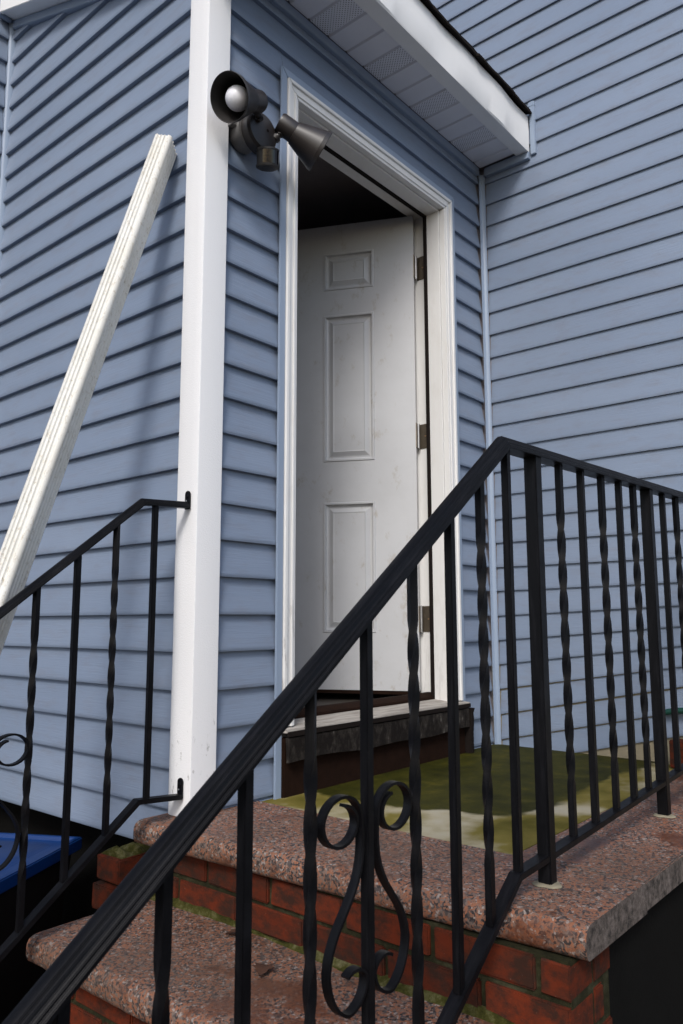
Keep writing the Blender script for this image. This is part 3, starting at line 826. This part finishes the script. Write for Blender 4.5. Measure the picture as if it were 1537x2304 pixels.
# ------------------------------------------------------------------ leaning downspout
dtop = Vector((-0.052, 0.132, 1.385)); ddir = Vector((-0.370, -0.030, -1.145)).normalized()
dlen = (dtop.z-GZ)/-ddir.z
spout = None
a0 = ddir
viewv = (dtop-CAM).normalized()
e1 = a0.cross(Vector((0, 0, 1))).normalized(); e2 = a0.cross(e1)
ang = R(58)
f1 = e1*math.cos(ang)+e2*math.sin(ang); f2 = a0.cross(f1)
def spout_profile():
    hw, hd = 0.0385, 0.0270; pts = []
    def side(p0, p1, ribs):
        p0, p1 = Vector(p0), Vector(p1); d = (p1-p0); L = d.length; d = d/L; nn = Vector((d.y, -d.x)); n = ribs*8
        r = 0.011
        for k in range(4):           # rounded corner before this side
            a = R(-90+22.5*k); c = p0+d*r-nn*r
            q = c+nn*r*math.cos(a)*1.0+d*r*math.sin(a); pts.append((q.x, q.y))
        for i in range(n+1):
            f = r/L+(1-2*r/L)*i/n; w = (ribs*i/n) % 1.0
            h = -0.0040*max(0.0, math.sin(math.pi*w))**0.8
            q = p0+d*L*f+nn*h; pts.append((q.x, q.y))
    side((-hw, -hd), (hw, -hd), 4); side((hw, -hd), (hw, hd), 3); side((hw, hd), (-hw, hd), 4); side((-hw, hd), (-hw, -hd), 3)
    return pts
prof = spout_profile(); rings = []
def ringat(t, k=1.0): return [tuple(dtop+a0*t+f1*(p[0]*k)+f2*(p[1]*k)) for p in prof]
sp = MB()
outer = [ringat(0.0+dlen*0.985*i/16) for i in range(17)]
inner = [ringat(0.0+dlen*0.985*i/16, 0.965) for i in range(17)]
sp.rings(outer, True, False); sp.rings(inner[::-1], True, False)
n = len(prof)
for (a, b) in ((outer[0], inner[0]), (inner[-1], outer[-1])): sp.rings([b, a], True, False)
spout = sp.obj('downspout', 'spout', None, smooth=45)
tag(spout, 'loose white corrugated downspout leaning against the blue siding', 'downspout')

# ------------------------------------------------------------------ flood light
lightr = thing('security_light', (0.13, 0.0, 1.44), 'dark bronze twin floodlight with motion sensor on wall beside the door', 'light')
mb = MB(); mb.lathe([(0.0, 0.052), (0.044, 0.052), (0.046, 0.050)], (0.112, -0.012, 1.432), (0, -1, 0), 32)
mb.box(0.045, 0.064, -0.052, -0.030, 1.425, 1.447); 
mb.obj('junction_box', 'boxgrey', lightr, bevel=0.001, smooth=35)
mb = MB(); mb.lathe([(0, 0.005), (0.002, 0.005)], (0.092, -0.0585, 1.398), (0, -1, 0), 12); mb.obj('screw', 'steel', lightr)
CC = Vector((0.134, -0.056, 1.430))
mb = MB(); mb.lathe([(0.0, 0.062), (0.014, 0.0625), (0.026, 0.061), (0.034, 0.054), (0.0365, 0.046), (0.037, 0.0)], CC, (0, -1, 0), 40, caps=False); mb.obj('canopy', 'bronze', lightr, smooth=28)
mb = MB(); mb.lathe([(0, 0.0045), (0.001, 0.0045)], CC+Vector((0.014, -0.0372, 0.006)), (0, -1, 0), 12); mb.obj('screw', 'gasket', lightr)
def lamp(open_c, ax, knuckle_to):
    ax = Vector(ax).normalized(); oc = Vector(open_c); Ls, Ln = 0.098, 0.048
    hd = MB()
    hd.lathe([(-0.001, 0.0650), (-0.014, 0.0632), (-0.0142, 0.0620), (-Ls, 0.0345), (-Ls-0.001, 0.0318), (-Ls-Ln, 0.0312), (-Ls-Ln-0.006, 0.028), (-Ls-Ln-0.006, 0.0)], oc, ax, 40, 0, caps=False)
    hd.lathe([(-0.001, 0.0650), (0.0005, 0.0640), (-0.001, 0.0625), (-0.012, 0.0612), (-Ls, 0.0325), (-Ls, 0.0)], oc, ax, 40, 1, caps=False)
    sh = hd.obj('lamp_shade', ['bronze', 'bronze_in'], lightr, smooth=30)
    bl = MB(); prof = [(-Ls+0.002, 0.014), (-Ls+0.018, 0.016)]
    for i in range(13):
        a = R(150-150*i/12); prof.append((-0.040+0.034*math.cos(a), max(0.0005, 0.034*math.sin(a))))
    bl.lathe(prof, oc, ax, 28); bl.obj('bulb', 'bulb', sh, smooth=60)
    back = oc-ax*(Ls+Ln*0.55)
    kt = Vector(knuckle_to); mid = (back+kt)/2
    kn = MB(); d = (kt-back).normalized(); st = back+d*0.028
    kn.tube([st, kt], 0.0095, 14)
    kn.lathe([(0, 0.0135), (0.009, 0.0135)], mid-d*0.006, d, 16)
    kn.lathe([(0, 0.0150), (0.010, 0.0140)], kt-d*0.014, d, 16)
    kn.lathe([(-0.013, 0.006), (0.013, 0.006)], (st+mid)/2, d.cross(Vector((0, 0, 1))).normalized(), 10)
    kn.obj('swivel_arm', 'bronze', lightr, smooth=35)
lamp((-0.046, -0.138, 1.416), (-0.79, -0.10, -0.40), CC+Vector((-0.020, -0.036, 0.022)))
a2 = Vector((0.80, -0.44, -0.46)).normalized()
lamp(Vector((0.205, -0.112, 1.470))+a2*0.128, a2, CC+Vector((0.050, -0.026, -0.002)))
se = MB(); sc_ = Vector((0.146, -0.096, 1.343))
axs = Vector((-0.22, -0.22, 1.0)).normalized()
se.lathe([(-0.030, 0.026), (-0.026, 0.034), (-0.020, 0.0345), (-0.019, 0.0325), (0.019, 0.0325), (0.020, 0.0345), (0.025, 0.034), (0.028, 0.028)], sc_, axs, 32)
sens = se.obj('motion_sensor', 'bronze_in', lightr, bevel=0.001, smooth=40)
le = MB(); rings = []
sx = axs.cross(Vector((0, 1, 0))).normalized(); sy = axs.cross(sx)
lv = Vector((0.25, -1.0, 0)); LA = math.atan2(lv.dot(sy), lv.dot(sx))
for zz in (-0.0185, 0.0185):
    rings.append([tuple(sc_+axs*zz+(sx*math.cos(a)+sy*math.sin(a))*0.0336) for a in [LA+R(-85+170*k/18) for k in range(19)]])
le.rings(rings, False, False); le.obj('sensor_lens', 'lens', sens, smooth=60)
se = MB(); se.tube([sc_+axs*0.024, CC+Vector((0.004, -0.016, -0.048))], 0.010, 12); se.obj('swivel_arm', 'bronze', lightr, smooth=40)

# ------------------------------------------------------------------ small things
# blue storage bin in the dark corner
c0 = Vector((-0.005, 0.495)); ua = Vector((-0.871, -0.491)); va = Vector((-0.491, 0.871)); LU, LV = 0.50, 0.34; BT = -0.650
bc = c0+ua*LU/2+va*LV/2
bin_ = thing('storage_bin', (bc.x, bc.y, GZ), 'blue lidded storage bin in the dark corner below the siding', 'bin')
def bin_ring(inset, z): 
    return [tuple(c0+ua*u+va*v)+(z,) for u, v in ((inset, inset), (LU-inset, inset), (LU-inset, LV-inset), (inset, LV-inset))]
mb = MB(); mb.rings([bin_ring(0.05, GZ+0.001), bin_ring(0.018, BT-0.03)]); mb.obj('bin_body', 'gasket', bin_, bevel=0.008, smooth=40)
mb = MB(); mb.rings([bin_ring(0.0, BT-0.034), bin_ring(0.0, BT), bin_ring(0.014, BT+0.003), bin_ring(0.026, BT-0.010), bin_ring(0.06, BT-0.010), bin_ring(0.075, BT-0.001)]); mb.obj('bin_lid', 'plastic', bin_, bevel=0.003, smooth=40)
# garden hose running along the wall base
pts = [(W-0.028-0.004*math.sin(i*0.9), -0.69-0.05*i, -0.345+0.006*i+0.006*math.sin(i*1.3)) for i in range(16)]
mb = MB(); mb.tube(pts, 0.011, 10); tag(mb.obj('garden_hose', 'hose', None, smooth=60), 'green garden hose running along the base of the right wall', 'hose')
# loose brick at the far right of the porch
lb = link('loose_brick', BM[0]); lb.location = (1.46, -0.84, PZ+0.046); lb.rotation_euler = (R(90), 0, R(78)); tag(lb, 'loose red brick on edge at the far right end of the porch', 'brick')
# dead leaves
def leaf(x, y, z, rz, s, tilt, label):
    mb = MB(); n = 9; up_, lo = [], []
    for i in range(n):
        f = i/(n-1); w = s*0.32*math.sin(math.pi*f)**0.8*(1+0.25*math.sin(i*2.6)); u = (f-0.5)*s
        up_.append((u, w, 0.18*w+0.10*s*math.sin(f*3))); lo.append((u, -w, 0.22*w+0.10*s*math.sin(f*3)))
    mid = [((i/(n-1)-0.5)*s, 0, 0.10*s*math.sin(i/(n-1)*3)-0.02*s) for i in range(n)]
    rings = [[up_[i], mid[i], lo[i], (mid[i][0], 0, mid[i][2]-0.0006)] for i in range(n)]
    mb.rings(rings); o = mb.obj('dead_leaf', 'leaf', None, smooth=40)
    o.location = (x, y, z); o.rotation_euler = (tilt[0], tilt[1], rz); tag(o, label, 'leaf', 'dead leaves on the stairs'); return o
leaf(-0.040, -0.038, PZ+0.020, 0.4, 0.034, (R(75), R(10), 0), 'dry brown leaf standing against the foot of the white post')
leaf(-0.115, -0.30, TZ[1]+0.004, 2.0, 0.055, (0.1, 0.05, 0), 'dark curled leaf on the second tread beside the brick riser')
leaf(-0.20, -0.47, TZ[1]+0.004, 0.6, 0.060, (0.05, 0.1, 0), 'reddish brown leaf flat in the middle of the second tread')
